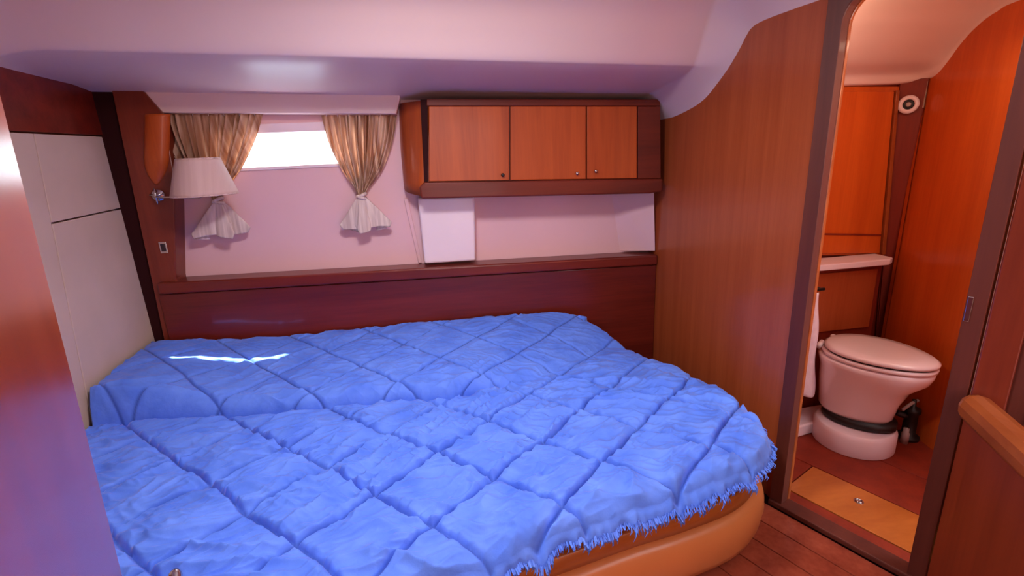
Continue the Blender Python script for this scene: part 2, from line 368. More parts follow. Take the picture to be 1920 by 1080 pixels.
# doorway wall: frame round the opening
R_ = .085
def arch(u0, u1, z1, n=8, r=R_):
    pts = []
    for k in range(n + 1):
        a = math.pi / 2 * k / n; pts.append((u0 + r - r * math.cos(a), z1 - r + r * math.sin(a)))
    for k in range(n + 1):
        a = math.pi / 2 * k / n; pts.append((u1 - r + r * math.sin(a), z1 - r + r * math.cos(a)))
    return pts
ztop = 1.80
door = struct(box('door_1', (0, 0, 0), (.001, .001, .001), M['jamb'], bevel=0)); 
def ring(name, in0, in1, zin, out0, out1, zout, n0, n1, mat, parent, zb=.0, bev=.004):
    ip = [(in0, zb)] + arch(in0, in1, zin) + [(in1, zb)]; op = [(out0, zb)] + [(out0 + (p[0] - in0) / (in1 - in0) * (out1 - out0) if 0 else None, None) for p in []]
    op = [(out0, zb)] + arch(out0, out1, zout, r=.03) + [(out1, zb)]
    V = []; Fc = []; n = len(ip)
    for (pp, nn) in ((ip, n0), (op, n0), (ip, n1), (op, n1)):
        for u, z in pp: V.append(dw(u, nn, z))
    for i in range(n - 1):
        Fc += [(i, i + 1, n + i + 1, n + i), (2 * n + i, 3 * n + i, 3 * n + i + 1, 2 * n + i + 1), (i, 2 * n + i, 2 * n + i + 1, i + 1), (n + i, n + i + 1, 3 * n + i + 1, 3 * n + i)]
    Fc += [(0, n, 3 * n, 2 * n), (n - 1, 3 * n - 1, 4 * n - 1, 2 * n - 1)]
    return mesh_obj(name, V, Fc, mat, parent, bevel=bev)
bpy.data.objects.remove(door)
door = struct(ring('door_1', .025, DW + .0, ztop, -.022, DW + .045, ztop + .25, -.012, .032, M['jamb'], None), 'dark wood frame of the doorway into the toilet room')
ring('lining', .027, DW - .002, ztop - .002, .0, DW + .03, ztop + .04, .0325, .052, M['rail'], door)
sill = prism('threshold', [dw(-.022, -.024, 0), dw(DW + .045, -.024, 0), dw(DW + .045, .045, 0), dw(-.022, .045, 0)], (0, 0, .022), M['jamb'], door, bevel=.005)
sp = atd(1805, 575)
kk = DW - .0
prism('strike_plate', [dw(kk + .004, -.0125, sp[2] - .035), dw(kk + .016, -.0125, sp[2] - .035), dw(kk + .016, -.0125, sp[2] + .035), dw(kk + .004, -.0125, sp[2] + .035)], dn * -.003, M['chrome'], door, bevel=.001)
# doorway wall beyond the frame
wf = struct(prism('wall_front', [dw(DW + .050, 0, 0), dw(DW + 2.2, 0, 0), dw(DW + 2.2, 0, 1.98), dw(DW + .050, 0, 1.98)], dn * .03, M['jamb'], bevel=.003))
for a_, b_ in ((DW + .052, DW + .125), (DW + .165, DW + .9)):
    prism('panel', [dw(a_, -.009, .02), dw(b_, -.009, .02), dw(b_, -.009, 1.9), dw(a_, -.009, 1.9)], dn * .0085, M['jamb'] if a_ > 2 else M['mahogany_v'], wf, bevel=.003)
# cabin wall behind the camera
struct(box('wall_rear', (-1.6, -1.33, 0), (2.9, -1.28, 2.2), M['bulkhead'], bevel=0))

# ---- heads compartment shell
YHB = 2.10
QB = aty(1735, 150, 2.06)                      # far right corner
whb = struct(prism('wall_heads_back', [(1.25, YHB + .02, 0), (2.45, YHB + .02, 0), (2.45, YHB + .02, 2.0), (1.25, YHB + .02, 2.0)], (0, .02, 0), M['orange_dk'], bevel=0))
qc = np.array([QB[0], QB[1], 0]); qd = np.array([-.22, -1.0, 0]); qd /= np.linalg.norm(qd)
QE = qc + qd * 1.15
whr = struct(prism('wall_heads_right', [qc, QE, QE + Z3 * 2, qc + Z3 * 2], (.03, 0, 0), M['orange'], bevel=0))
whl = struct(prism('wall_heads_left', [PC + pn * .027, PA + pn * .027 + [0, .06, 0], PA + pn * .027 + [0, .06, 1.98], PC + pn * .027 + Z3 * 1.98], pn * .012, M['orange'], bevel=0))
# heads ceiling, same section as the cabin's
def atq(x, y):
    r = ray(x, y); nn = np.array([-qd[1], qd[0], 0]); return r * ((nn @ qc) / (nn @ r)) + O
hc = [atq(*p) for p in ((1742, 148), (1768, 137), (1785, 112), (1805, 82), (1830, 55), (1862, 32), (1915, 8))]
hE = [(2.16, hc[0][2] - .005)] + [(p[1], p[2]) for p in hc] + [(.9, hc[-1][2] + .01)]
hz = aty(1600, 160, YHB)[2]
hI = [(2.16, hz), (YHB - .01, hz + .001), (YHB - .02, hz + .04), (YHB - .10, hz + .075), (1.94, hz + .12), (1.86, hz + .19), (1.75, hz + .25), (1.5, hz + .28), (.9, hz + .28)]
hEp, hIp = cr(hE, 80), cr(hI, 80)
xe = lambda y: qc[0] + (y - qc[1]) * qd[0] / qd[1]
P = np.zeros((24, 80, 3))
for i, t in enumerate(np.concatenate([np.linspace(0, .8, 8), np.linspace(.82, 1.0, 16)])):
    tt = max(0, (t - .82) / .18); tt = 1 - math.sqrt(max(0, 1 - tt * tt))
    q = hIp * (1 - tt) + hEp * tt
    for j in range(80):
        P[i, j] = (1.255 + (xe(q[j, 0]) + .008 - 1.255) * t, q[j, 0], q[j, 1])
hceil = struct(grid_obj('ceiling_heads', P, M['ceiling'])); sd = hceil.modifiers.new('solid', 'SOLIDIFY'); sd.thickness = .015; sd.offset = 1

# ------------------------------------------------------------------ HEADBOARD AND LEDGE
hb = thing('headboard', 'dark mahogany headboard with grooved cap ledge behind the bed', 'headboard', (0, YH, .3))
zl = lambda x: .853 + (-1.32 - x) * (.056 / 2.57)
x0, x1 = -1.36, 1.208
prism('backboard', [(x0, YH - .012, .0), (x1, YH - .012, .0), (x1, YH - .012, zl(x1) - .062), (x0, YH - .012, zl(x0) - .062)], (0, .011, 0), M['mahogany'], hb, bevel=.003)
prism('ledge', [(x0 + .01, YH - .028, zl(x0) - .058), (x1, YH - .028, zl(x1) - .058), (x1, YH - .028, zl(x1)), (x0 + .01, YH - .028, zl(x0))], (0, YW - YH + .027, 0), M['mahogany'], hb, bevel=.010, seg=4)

# ------------------------------------------------------------------ BED
def outline(n=900):
    pts = [(XL + .03, 2.50), (-.9, 2.515), (-.2, 2.52), (.45, 2.51), (.74, 2.46), (.885, 2.30), (.965, 2.10), (1.06, 1.90), (1.11, 1.70), (1.125, 1.55), (1.11, 1.42), (1.04, 1.295), (.90, 1.205), (.70, 1.155), (.51, 1.125), (.34, 1.09), (.18, 1.055), (.03, 1.01), (-.45, .93), (-1.0, .90), (XL + .03, .90)]
    C = cr(pts, 1600)
    L = np.linspace(C[-1], C[0], 500)[1:-1]
    C = np.vstack([C, L])
    d = np.r_[0, np.cumsum(np.linalg.norm(np.diff(np.vstack([C, C[:1]]), axis=0), axis=1))]
    t = np.linspace(0, d[-1], n, endpoint=False); CC = np.vstack([C, C[:1]])
    return np.stack([np.interp(t, d, CC[:, 0]), np.interp(t, d, CC[:, 1])], 1)
def normals2(C):
    t = np.roll(C, -1, 0) - np.roll(C, 1, 0); t /= np.linalg.norm(t, axis=1)[:, None]
    n = np.stack([-t[:, 1], t[:, 0]], 1)
    cen = C.mean(0)
    if ((C - cen) * n).sum() < 0: n = -n
    return n
def wallring(name, C, prof, mat, parent=None):
    """closed skirt swept round outline C: prof = [(outward, z)]"""
    n = normals2(C); P = np.zeros((len(prof), len(C), 3))
    for i, (o_, z) in enumerate(prof):
        P[i, :, :2] = C + n * o_; P[i, :, 2] = z
    P[:, :, 0] = np.clip(P[:, :, 0], XL + .012, 1.2); P[:, :, 1] = np.minimum(P[:, :, 1], 2.538)
    return grid_obj(name, P, mat, parent, close_u=True)
def capped(o):
    bm = bmesh.new(); bm.from_mesh(o.data)
    bmesh.ops.holes_fill(bm, edges=[e for e in bm.edges if e.is_boundary]); bmesh.ops.recalc_face_normals(bm, faces=bm.faces)
    bm.to_mesh(o.data); bm.free(); return o
OC = outline(360)
bed = thing('bed_platform', 'rounded berth base with tan leather sides and wooden rim under the mattress', 'bed', (0, 1.7, 0))
capped(wallring('base', OC, [(-.10, 0.0), (-.10, .028), (-.07, .03)], M['almost_black'], bed))
capped(wallring('side_panel', OC, [(-.06, .03), (-.032, .033), (-.012, .045), (.0, .08), (.008, .14), (.006, .17), (-.002, .20), (-.014, .214), (-.04, .216)], M['leather'], bed))
capped(wallring('rim', OC, [(-.10, .216), (-.035, .217), (-.026, .222), (-.030, .272), (-.038, .278), (-.10, .278)], M['rim'], bed))
mat_ = capped(wallring('mattress', OC, [(-.09, .2785), (-.075, .285), (-.068, .30), (-.068, .335), (-.075, .350), (-.10, .356)], M['mattress']))
tag(mat_, 'mattress, coloured dark as shade, lying under the blue quilt on the berth', 'mattress')

# --- noise
def perlin(x, y, seed):
    r = np.random.RandomState(seed); g = r.rand(256, 256) * 2 * np.pi
    xi, yi = np.floor(x).astype(int), np.floor(y).astype(int); xf, yf = x - xi, y - yi
    def gr(ix, iy, fx, fy):
        a = g[ix & 255, iy & 255]; return np.cos(a) * fx + np.sin(a) * fy
    u, v = xf ** 3 * (xf * (xf * 6 - 15) + 10), yf ** 3 * (yf * (yf * 6 - 15) + 10)
    a = gr(xi, yi, xf, yf) * (1 - u) + gr(xi + 1, yi, xf - 1, yf) * u
    b_ = gr(xi, yi + 1, xf, yf - 1) * (1 - u) + gr(xi + 1, yi + 1, xf - 1, yf - 1) * u
    return (a * (1 - v) + b_ * v) * 1.4
# diamond stitching measured on the bed plane
lat = {(0, 0): (712, 928), (1, 0): (820, 979), (2, 0): (915, 1045), (0, 1): (818, 846), (1, 1): (931, 887), (2, 1): (1059, 945), (0, 2): (919, 789), (1, 2): (1008, 822), (2, 2): (1143, 863), (0, 3): (984, 736), (1, 3): (1071, 767), (2, 3): (1208, 798), (2, 4): (1256, 745)}
Am, Bm = [], []
for (i, j), p in lat.items():
    q = atz(*p, .43); Am.append([i, j, 1]); Bm.append(q[:2])
sol, *_r = np.linalg.lstsq(np.array(Am, float), np.array(Bm), rcond=None)
e1, e2, o0 = sol; Tinv = np.linalg.inv(np.array([e1, e2]).T)
Ls = [abs(e1[0] * e2[1] - e1[1] * e2[0]) / np.linalg.norm(v) for v in (e2, e1)]
print('lattice', e1, e2, o0, Ls)
crease = np.array([atz(*p, .45)[:2] for p in ((100, 788), (160, 783), (354, 768), (560, 757), (700, 741), (850, 733), (1000, 700), (1130, 640))])
crease = crease[np.argsort(crease[:, 0])]
def sst(a, b_, x): t = np.clip((x - a) / (b_ - a), 0, 1); return t * t * (3 - 2 * t)
def quilt_height(x, y):
    wob = .010 * perlin(x * 5, y * 5, 5); wob2 = .010 * perlin(x * 5 + 40, y * 5, 6)
    ij = Tinv @ np.stack([(x + wob - o0[0]).ravel(), (y + wob2 - o0[1]).ravel()])
    fi = (ij[0] - np.round(ij[0])).reshape(x.shape); fj = (ij[1] - np.round(ij[1])).reshape(x.shape)
    d1, d2 = np.abs(fi) * Ls[0], np.abs(fj) * Ls[1]
    dm = np.minimum(d1, d2)
    puff = (1 - np.exp(-d1 / .005)) * (1 - np.exp(-d2 / .005)) * .010 + (1 - np.exp(-d1 / .05)) * (1 - np.exp(-d2 / .05)) * .010
    puff = puff * (1 - .55 * sst(1.75, 2.25, y))
    # wrinkles, each patch pulled its own way
    ci, cj = np.floor(ij[0]).reshape(x.shape), np.floor(ij[1]).reshape(x.shape)
    ang = .35 * np.sin(ci * 2.3 + cj * 1.7) + .25 * perlin(x * 2, y * 2, 9) * 3 + sst(.0, .9, x) * 1.1 - .1
    wx_ = x + .02 * perlin(x * 9, y * 9, 21); wy_ = y + .02 * perlin(x * 9, y * 9, 22)
    a1, a2 = -.15, .75
    def ridge(an, seed, fa, fb):
        ca, sa = math.cos(an), math.sin(an); uu, vv = wx_ * ca + wy_ * sa, -wx_ * sa + wy_ * ca
        return (1 - np.abs(perlin(uu * fa + 3 * ci * 0, vv * fb, seed))) ** 3
    wgt = np.clip(.5 + .9 * perlin(x * 2.5, y * 2.5, 14), 0, 1)
    rr = ridge(a1, 31, 3.2, 15) * (1 - wgt) + ridge(a2, 33, 3.5, 14) * wgt
    rr2 = ridge(-.5, 37, 8, 30) * wgt + ridge(.3, 39, 7, 30) * (1 - wgt)
    amp = sst(.001, .013, dm) * .7 + .3
    far = 1 - .6 * sst(1.6, 2.2, y)
    wr_ = (rr * .026 + rr2 * .012) * amp * far
    broad = (.010 * perlin(x * 1.3, y * 1.3, 50) + .006 * perlin(x * 3.1, y * 3.1, 51)) * (1 - .7 * sst(1.7, 2.3, y))
    yc = np.interp(x, crease[:, 0], crease[:, 1])
    fade = 1 - sst(-.1, .75, x)
    lf = 1 - sst(-1.40, -.80, x)
    t = np.clip((y - yc) / np.maximum(2.52 - yc, .1), 0, 1)
    s0 = .040 * fade + .100 * lf
    step = sst(-.012, .055, y - yc) * s0 + (t ** .9) * (.130 + .03 * lf - s0)
    groove = -.034 * np.exp(-((y - yc) / .011) ** 2) * (1 - sst(.0, .35, x))
    quilt_height.mask = np.clip(np.exp(-(dm / .0042) ** 2), 0, 1)
    return .402 + puff + wr_ + broad + step + groove
NA, NR = 1500, 330
QC = outline(NA); cen = np.array([-.15, 1.72])
rad = np.concatenate([np.linspace(0.0, 1, NR) ** .8])
X = cen[0] + (QC[None, :, 0] - cen[0]) * rad[:, None] ; Y = cen[1] + (QC[None, :, 1] - cen[1]) * rad[:, None]
Zq = quilt_height(X, Y); SM = quilt_height.mask
# round the edge off
nq = normals2(QC)
edge_d = (1 - rad)[:, None] * np.linalg.norm(QC - cen, axis=1)[None, :]
is_left = ((QC[:, 0] < XL + .08))[None, :]
is_back = ((QC[:, 1] > 2.44) | (QC[:, 0] < XL + .08))[None, :]
dropw = np.where(is_left, .05, np.where(is_back, .25, 1.0))
Zq = Zq - .040 * dropw * np.exp(-edge_d / .035) - .02 * dropw * np.exp(-edge_d / .012)
rows = [np.stack([X, Y, Zq], -1)]
s_arc = np.r_[0, np.cumsum(np.linalg.norm(np.diff(QC, axis=0), axis=1))]
ruf = perlin(s_arc * 14, s_arc * 0 + .5, 71) * .5 + perlin(s_arc * 42, s_arc * 0 + 3.5, 72) * .5
for k, (dz, out) in enumerate([(.006, .006), (.014, .010), (.024, .013), (.036, .015)]):
    sl = np.zeros((1, NA, 3)); oo = out + .026 * ruf * (k + 1) / 4
    oo = np.where(is_back[0], 0, oo)
    sl[0, :, :2] = QC + nq * oo[:, None]; sl[0, :, 2] = Zq[-1] - dz * np.where(is_back[0], .3, 1)
    rows.append(sl)
P = np.vstack(rows)
P[:, :, 1] = np.minimum(P[:, :, 1], 2.530); P[:, :, 0] = np.clip(P[:, :, 0], XL + .010, 1.14)
quilt = tag(grid_obj('quilt', P, M['quilt'], close_u=True), 'rumpled blue diamond-stitched quilt spread over the berth', 'quilt')
_at = quilt.data.attributes.new('stitch', 'FLOAT', 'POINT')
_at.data.foreach_set('value', np.concatenate([SM.ravel(), np.zeros(P.shape[0] * P.shape[1] - SM.size)]).astype(np.float32))
# ruffle of short hanging threads on the front and right edge
V, Fc = [], []
base = P[-1]
for i in range(NA):
    if is_back[0, i]: continue
    if base[i, 1] > 2.2: continue
    for rep in range(2):
        p = base[i] + np.array([rng.uniform(-.001, .001), rng.uniform(-.001, .001), rng.uniform(.004, .014)])
        nn = np.array([nq[i, 0], nq[i, 1], 0]); tt = np.array([-nn[1], nn[0], 0])
        L = rng.uniform(.014, .034) * (1.0 + .9 * ruf[i]); wd = rng.uniform(.0012, .0028); lean = rng.uniform(-.45, .45)
        o1 = rng.uniform(.003, .016)
        a = p; b1 = p + nn * o1 + tt * lean * L * .5 - Z3 * L * .5; c_ = p + nn * o1 * .8 + tt * lean * L - Z3 * L
        k = len(V); V += [a - tt * wd, a + tt * wd, b1 + tt * wd, b1 - tt * wd, c_ + tt * wd * .4, c_ - tt * wd * .4, a + nn * .002, b1 + nn * .003]
        Fc += [(k, k + 1, k + 2, k + 3), (k + 3, k + 2, k + 4, k + 5), (k, k + 6, k + 7, k + 3), (k + 6, k + 1, k + 2, k + 7), (k + 3, k + 7, k + 5), (k + 7, k + 2, k + 4)]
fr = mesh_obj('fringe', V, Fc, M['quilt'], quilt, fix=False); fr['kind'] = 'stuff'

# ------------------------------------------------------------------ LOCKER ABOVE THE BED
lk = thing('wall_cabinet', 'varnished wooden overhead locker with three doors right of the window', 'cabinet', (.5, YW, 1.2))
def Q(pts, y): return [aty(px, py, y) for px, py in pts]
def front(name, pts, y, d, mat, parent, bevel=.003): return prism(name, Q(pts, y), (0, d, 0), mat, parent, bevel)
front('body', [(802, 188), (1232, 190), (1234, 345), (800, 358)], YF, YW - YF - .002, M['locker_rail'], lk, bevel=.004)
dpts = [803, 955, 1098, 1193]
for i in range(3):
    a, b_ = dpts[i] + 1.2, dpts[i + 1] - 1.2
    yb = lambda x: 340 - (x - 803) * .016
    dr = front('door', [(a, 200), (b_, 200), (b_, yb(b_)), (a, yb(a))], YF, -.016, M['locker'], lk, bevel=.003)
    kx, ky = ((942, 328), (1081, 325), (1116, 321))[i]
    kp = aty(kx, ky, YF - .016)
    v, f = lathe_data([(.003, 0), (.004, .006), (.008, .010), (.009, .015), (.006, .019), (.001, .020)], 14, kp, 'y')
    mesh_obj('knob', v, f, M['chrome'] if i else M['black'], dr, smooth=True)
front('stile', [(1194.5, 200), (1236, 200), (1237, 334), (1194.5, 335)], YF, -.014, M['locker_rail'], lk)
front('top_rail', [(800, 186), (1236, 187), (1236, 199), (800, 199)], YF, -.014, M['locker_rail'], lk)  # dark tone stands in for the ceiling's shade on the locker top
front('bottom_rail', [(796, 341.5), (1238, 334.5), (1238, 358), (1215, 362), (790, 372), (786, 350)], YF, -.030, M['locker_rail'], lk, bevel=.008)
# slanting, rounded end panel on the window side
e_top, e_bot = aty(800, 188, YF), aty(790, 368, YF)
w_top, w_bot = aty(748, 195, YW), aty(758, 352, YW)
bow = lambda t: math.sin(math.pi * t) * .026
V = []
n_ = 12
for j in range(9):
    s = j / 8; f0 = e_top * (1 - s) + e_bot * s; w0 = w_top * (1 - s) + w_bot * s
    for i in range(n_ + 1):
        t = i / n_; p = f0 * (1 - t) + w0 * t; V.append(p + np.array([-bow(t) - .006 * math.sin(math.pi * s), 0, 0]))
for j in range(9):
    s = j / 8; f0 = e_top * (1 - s) + e_bot * s; w0 = w_top * (1 - s) + w_bot * s
    for i in range(n_ + 1):
        t = i / n_; V.append(f0 * (1 - t) + w0 * t + np.array([.018, 0, 0]))
Fc = []; N = 9 * (n_ + 1)
for j in range(8):
    for i in range(n_):
        a = j * (n_ + 1) + i; b_ = a + n_ + 1
        Fc += [(a, a + 1, b_ + 1, b_), (N + a, N + b_, N + b_ + 1, N + a + 1)]
    a = j * (n_ + 1); b_ = a + n_ + 1
    Fc += [(a, b_, N + b_, N + a), (a + n_, N + a + n_, N + b_ + n_, b_ + n_)]
for i in range(n_):
    a = i; Fc.append((a, N + a, N + a + 1, a + 1)); a = 8 * (n_ + 1) + i; Fc.append((a, a + 1, N + a + 1, N + a))
mesh_obj('end_panel', V, Fc, M['locker'], lk, smooth=True)
front('edge_strip', [(788, 187), (802, 187), (802, 352), (796, 352)], YF, -.012, M['almost_black'], lk, bevel=.002)

# ------------------------------------------------------------------ NICHE under the locker
bx = tag(prism('moulded_box', Q([(783, 371), (890, 368), (892, 489), (796, 495)], YW - .085), (0, .084, 0), M['white'], bevel=.012, seg=4), 'white rounded moulded box standing on the ledge under the locker', 'box')
fa, fb, fc_, fd = aty(1146, 356, YW), aty(1162, 470, YW), aty(1228, 470, YH + .0), aty(1226, 350, YH + .0)
tr5 = struct(mesh_obj('trim_5', [fa, fb, fc_, fd, fa + [.12, 0, 0], fb + [.1, 0, 0], fc_ + [.03, .07, 0], fd + [.03, .07, 0]], [(0, 1, 2, 3), (4, 7, 6, 5), (0, 4, 5, 1), (1, 5, 6, 2), (2, 6, 7, 3), (3, 7, 4, 0)], M['liner']), 'angled liner facet closing the niche beside the bulkhead')
sa, sb = aty(757, 372, YW), aty(787, 492, YW)
struct(prism('trim_6', [sa, sa + [.022, 0, 0], sb + [.012, 0, 0], sb - [.006, 0, 0]], (0, -.012, 0), M['liner'], bevel=.003), 'slanting liner seam left of the moulded box')

# ------------------------------------------------------------------ CURTAINS
def curtain(label, left, right, ytop, knot, flare, seed, n=150, m_=70):
    """left/right: [(px,py)] edges from top to the knot"""
    yc = YW - .045
    top = thing('curtain', label, 'curtain', aty(knot[0], ytop, yc), 'tied back window curtains')
    Lc = cr([aty(*p, yc) for p in left], m_); Rc = cr([aty(*p, yc) for p in right], m_)
    P = np.zeros((m_, n, 3)); r = np.random.RandomState(seed)
    ph = np.cumsum(r.uniform(.6, 1.4, n)); ph = ph / ph[-1]
    wv = np.linspace(0, 1, n)
    for j in range(m_):
        v = j / (m_ - 1); wd = np.linalg.norm(Rc[j] - Lc[j])
        for i in range(n):
            u = wv[i]
            k = 14
            a = 2 * math.pi * k * (u + .02 * math.sin(5 * u + seed + 2 * v))
            am = (.012 + .006 * math.sin(9 * u + seed)) * (.9 + .4 * math.sin(math.pi * v)) 
            p = Lc[j] * (1 - u) + Rc[j] * u
            P[j, i] = p + np.array([.3 * am * math.sin(a * .5 + 1), -am * math.sin(a) - .02 * v * math.sin(math.pi * u), 0])
    c = grid_obj('drape', P, M['curtain'], top)
    sd = c.modifiers.new('solid', 'SOLIDIFY'); sd.thickness = .0012
    kp = aty(knot[0], knot[1], yc - .02)
    # knot: two twisted wraps
    parts = []
    for dz, tilt in ((.004, .008), (-.006, -.007)):
        path = [kp + np.array([.020 * math.cos(a), .020 * math.sin(a), dz + tilt * math.cos(a)]) for a in np.linspace(0, 2 * math.pi, 25)]
        parts.append(tube_data(path, .008, 10))
    multi('tie', parts, M['curtain_tie'], top, smooth=True)
    # hanging tails below the knot
    fl_ = [aty(*p, yc - .02) for p in flare]
    nn, mm = 140, 34; P = np.zeros((mm, nn, 3))
    lft, rgt = fl_[0], fl_[1]
    for j in range(mm):
        v = j / (mm - 1); sp_ = v ** .75
        for i in range(nn):
            a = 2 * math.pi * i / nn
            wx_ = (rgt[0] - lft[0]) / 2; cx = kp[0] * (1 - v) + (lft[0] + rgt[0]) / 2 * v
            fold = 1 + .42 * math.sin(5 * a + seed) * sp_ + .14 * math.sin(13 * a + 2 * seed) * sp_
            rx = (.012 + (wx_ - .012) * sp_) * fold * (1 - .22 * max(0, (v - .85) / .15))
            ry = (.012 + (.032 - .012) * sp_) * fold
            z = kp[2] + (lft[2] * (.5 - .5 * math.cos(a)) + rgt[2] * (.5 + .5 * math.cos(a)) - kp[2]) * v + .012 * sp_ * math.sin(3 * a + seed)
            P[j, i] = (cx + rx * math.cos(a), kp[1] + ry * math.sin(a), z)
    t = grid_obj('tail', P, M['curtain_tie'], top, close_u=True); sd = t.modifiers.new('solid', 'SOLIDIFY'); sd.thickness = .0015
    # little rings on the rail
    for i in range(7):
        u = (i + .5) / 7; p = Lc[0] * (1 - u) + Rc[0] * u
        path = [p + np.array([0, .006 * math.cos(a) - .002, .006 * math.sin(a) - .002]) for a in np.linspace(0, 2 * math.pi, 13)]
        v_, f_ = tube_data(path, .0015, 6); mesh_obj('ring', v_, f_, M['white'], top, smooth=True)
    return top
curtain('left beige satin curtain tied behind the wall lamp', [(288, 214), (305, 255), (340, 310), (392, 362), (404, 374)], [(492, 214), (478, 262), (452, 318), (426, 352), (414, 374)], 214, (409, 376), [(366, 446), (458, 440)], 1)
curtain('right beige satin curtain knotted beside the overhead locker', [(602, 216), (616, 268), (640, 318), (664, 352), (672, 366)], [(744, 216), (734, 268), (716, 318), (692, 352), (684, 366)], 216, (678, 368), [(652, 434), (729, 426)], 4)

# ------------------------------------------------------------------ WALL LAMP, SWITCH, GRAB POST
sy = 2.42
sc = aty(385, 365, sy); st = aty(383, 297, sy); lw = (aty(445, 365, sy)[0] - aty(325, 365, sy)[0]) / 2; tw = (aty(423, 297, sy)[0] - aty(345, 297, sy)[0]) / 2
wlmp = thing('wall_lamp', 'brass-armed wall lamp with white fabric shade beside the window', 'lamp', (sc[0], YH, sc[2]))
wlmp['label'] = 'wall lamp with white fabric shade and metal bracket on the wood column'
P = np.zeros((14, 64, 3))
for j in range(14):
    v = j / 13
    for i in range(64):
        a = 2 * math.pi * i / 64; r_ = tw * (1 - v) + lw * v + .0012 * (1 if i % 2 else -1)
        P[j, i] = (sc[0] + r_ * math.cos(a), sy + r_ * math.sin(a), st[2] * (1 - v) + sc[2] * v)
sh = grid_obj('lamp_shade', P, M['shade'], wlmp, close_u=True); sd = sh.modifiers.new('solid', 'SOLIDIFY'); sd.thickness = .002
for zz, rr_ in ((sc[2], lw), (st[2], tw)):
    v, f = tube_data([(sc[0] + rr_ * math.cos(a), sy + rr_ * math.sin(a), zz) for a in np.linspace(0, 2 * math.pi, 49)], .003, 8)
    mesh_obj('trim_band', v, f, M['shade'], wlmp, smooth=True)
bk = aty(297, 366, YH)
v, f = lathe_data([(.030, 0), (.030, .006), (.022, .012), (.010, .016), (.009, .03), (.001, .032)], 24, bk, 'y'); mesh_obj('wall_plate', v, f, M['chrome'], wlmp, smooth=True)
v1 = tube_data([bk + [0, -.02, 0], bk + [.02, -.055, -.006], np.array([sc[0] - .04, sy + .02, sc[2] - .012]), np.array([sc[0], sy, sc[2] - .004]), np.array([sc[0], sy, sc[2] + .05])], .005, 10)
multi('arm', [v1], M['chrome'], wlmp, smooth=True)
v2 = tube_data([bk + [0, -.022, -.04], bk + [0, -.026, 0], bk + [0, -.022, .034]], [.004, .007, .004], 10)
v3 = tube_data([bk + [-.026, -.022, .004], bk + [0, -.026, 0], bk + [.03, -.022, .006]], [.004, .006, .004], 10)
multi('bracket', [v2, v3], M['chrome'], wlmp, smooth=True)
v, f = lathe_data([(.012, 0), (.013, .02), (.022, .045), (.024, .06), (.014, .08), (.002, .086)], 18, (sc[0], sy, sc[2] + .012)); mesh_obj('bulb', v, f, M['white'], wlmp, smooth=True)

sk = aty(307, 464, YH)
swt = thing('light_switch', 'small chrome-framed light switch low on the wood column under the lamp', 'switch', sk)
prism('plate', [sk + [-.017, 0, -.028], sk + [.017, 0, -.028], sk + [.017, 0, .028], sk + [-.017, 0, .028]], (0, -.005, 0), M['chrome'], swt, bevel=.003)
prism('rocker', [sk + [-.009, -.005, -.018], sk + [.009, -.005, -.018], sk + [.009, -.005, .018], sk + [-.009, -.005, .018]], (0, -.005, 0), M['dark_socket'], swt, bevel=.002)

gt, gb = aty(293, 214, YH - .01), aty(291, 346, YH - .01)
rows = []
for j in range(28):
    v = j / 27; c0 = gt * (1 - v) + gb * v
    rr_ = .050 * math.sin(math.pi * min(1, max(0.0, .5 + (1 - v) * 1.6 if v > .72 else .5))) if 0 else .048 * (1 - max(0, (v - .62) / .38) ** 2 * .92)
    rows.append([c0 + np.array([rr_ * math.cos(a), -.55 * rr_ * math.sin(a) + .012, 0]) for a in np.linspace(-.15, math.pi + .15, 24)])
gp = tag(grid_obj('rounded_post', np.array(rows), M['locker']), 'short rounded glossy wood post between column and left curtain', 'post')
sd = gp.modifiers.new('solid', 'SOLIDIFY'); sd.thickness = .004; sd.offset = 1

# ------------------------------------------------------------------ HEADS FITTINGS
# tall locker door
tp = thing('tall_locker', 'tall orange wood locker above the white shelf in the toilet room', 'cabinet', aty(1620, 478, YHB))
front('frame', [(1545, 163), (1684, 163), (1655, 478), (1500, 478)], YHB + .018, -.012, M['orange'], tp, bevel=.001)
front('door', [(1560, 172), (1672, 172), (1645, 474), (1515, 474)], YHB + .005, -.014, M['orange'], tp, bevel=.003)
sl = aty(1590, 436, YHB)
front('rail', [(1518, 437), (1652, 439), (1651, 442), (1517, 440)], YHB - .010, -.003, M['orange_dk'], tp, bevel=.0005)
front('edge_moulding', [(1674, 170), (1680, 170), (1654, 476), (1648, 476)], YHB + .005, -.02, M['rail'], tp, bevel=.002)
# narrow angled post at the corner with the vent
ca, cb = np.array([*aty(1684, 163, YHB)[:2], 0]), np.array([QB[0] - .012, QB[1] - .03, 0])
_ct, _cb = aty(1685, 163, YHB), aty(1659, 478, YHB); _cs = (_cb[0] - _ct[0]) / (_ct[2] - _cb[2])
caB = ca + [_cs * 1.5, 0, 0]
post = struct(mesh_obj('trim_7', [caB, cb, cb + [.05, .06, 0], caB + [.02, .05, 0], ca + Z3 * 1.72, cb + Z3 * 1.72, cb + [.05, .06, 1.72], ca + [.02, .05, 1.72]], [(0, 1, 2, 3), (4, 5, 6, 7), (0, 1, 5, 4), (1, 2, 6, 5), (2, 3, 7, 6), (3, 0, 4, 7)], M['orange_dk'], bevel=.003), 'dark narrow corner board beside the tall locker')
pv = (cb - ca); pv /= np.linalg.norm(pv); pm = np.array([pv[1], -pv[0], 0]); pm = pm if pm[1] < 0 else -pm
r = ray(1703, 196); vc = r * (((ca - O) @ pm) / (r @ pm)) + O
vt = thing('round_vent', 'white round vent ring high in the corner of the toilet room', 'vent', vc)
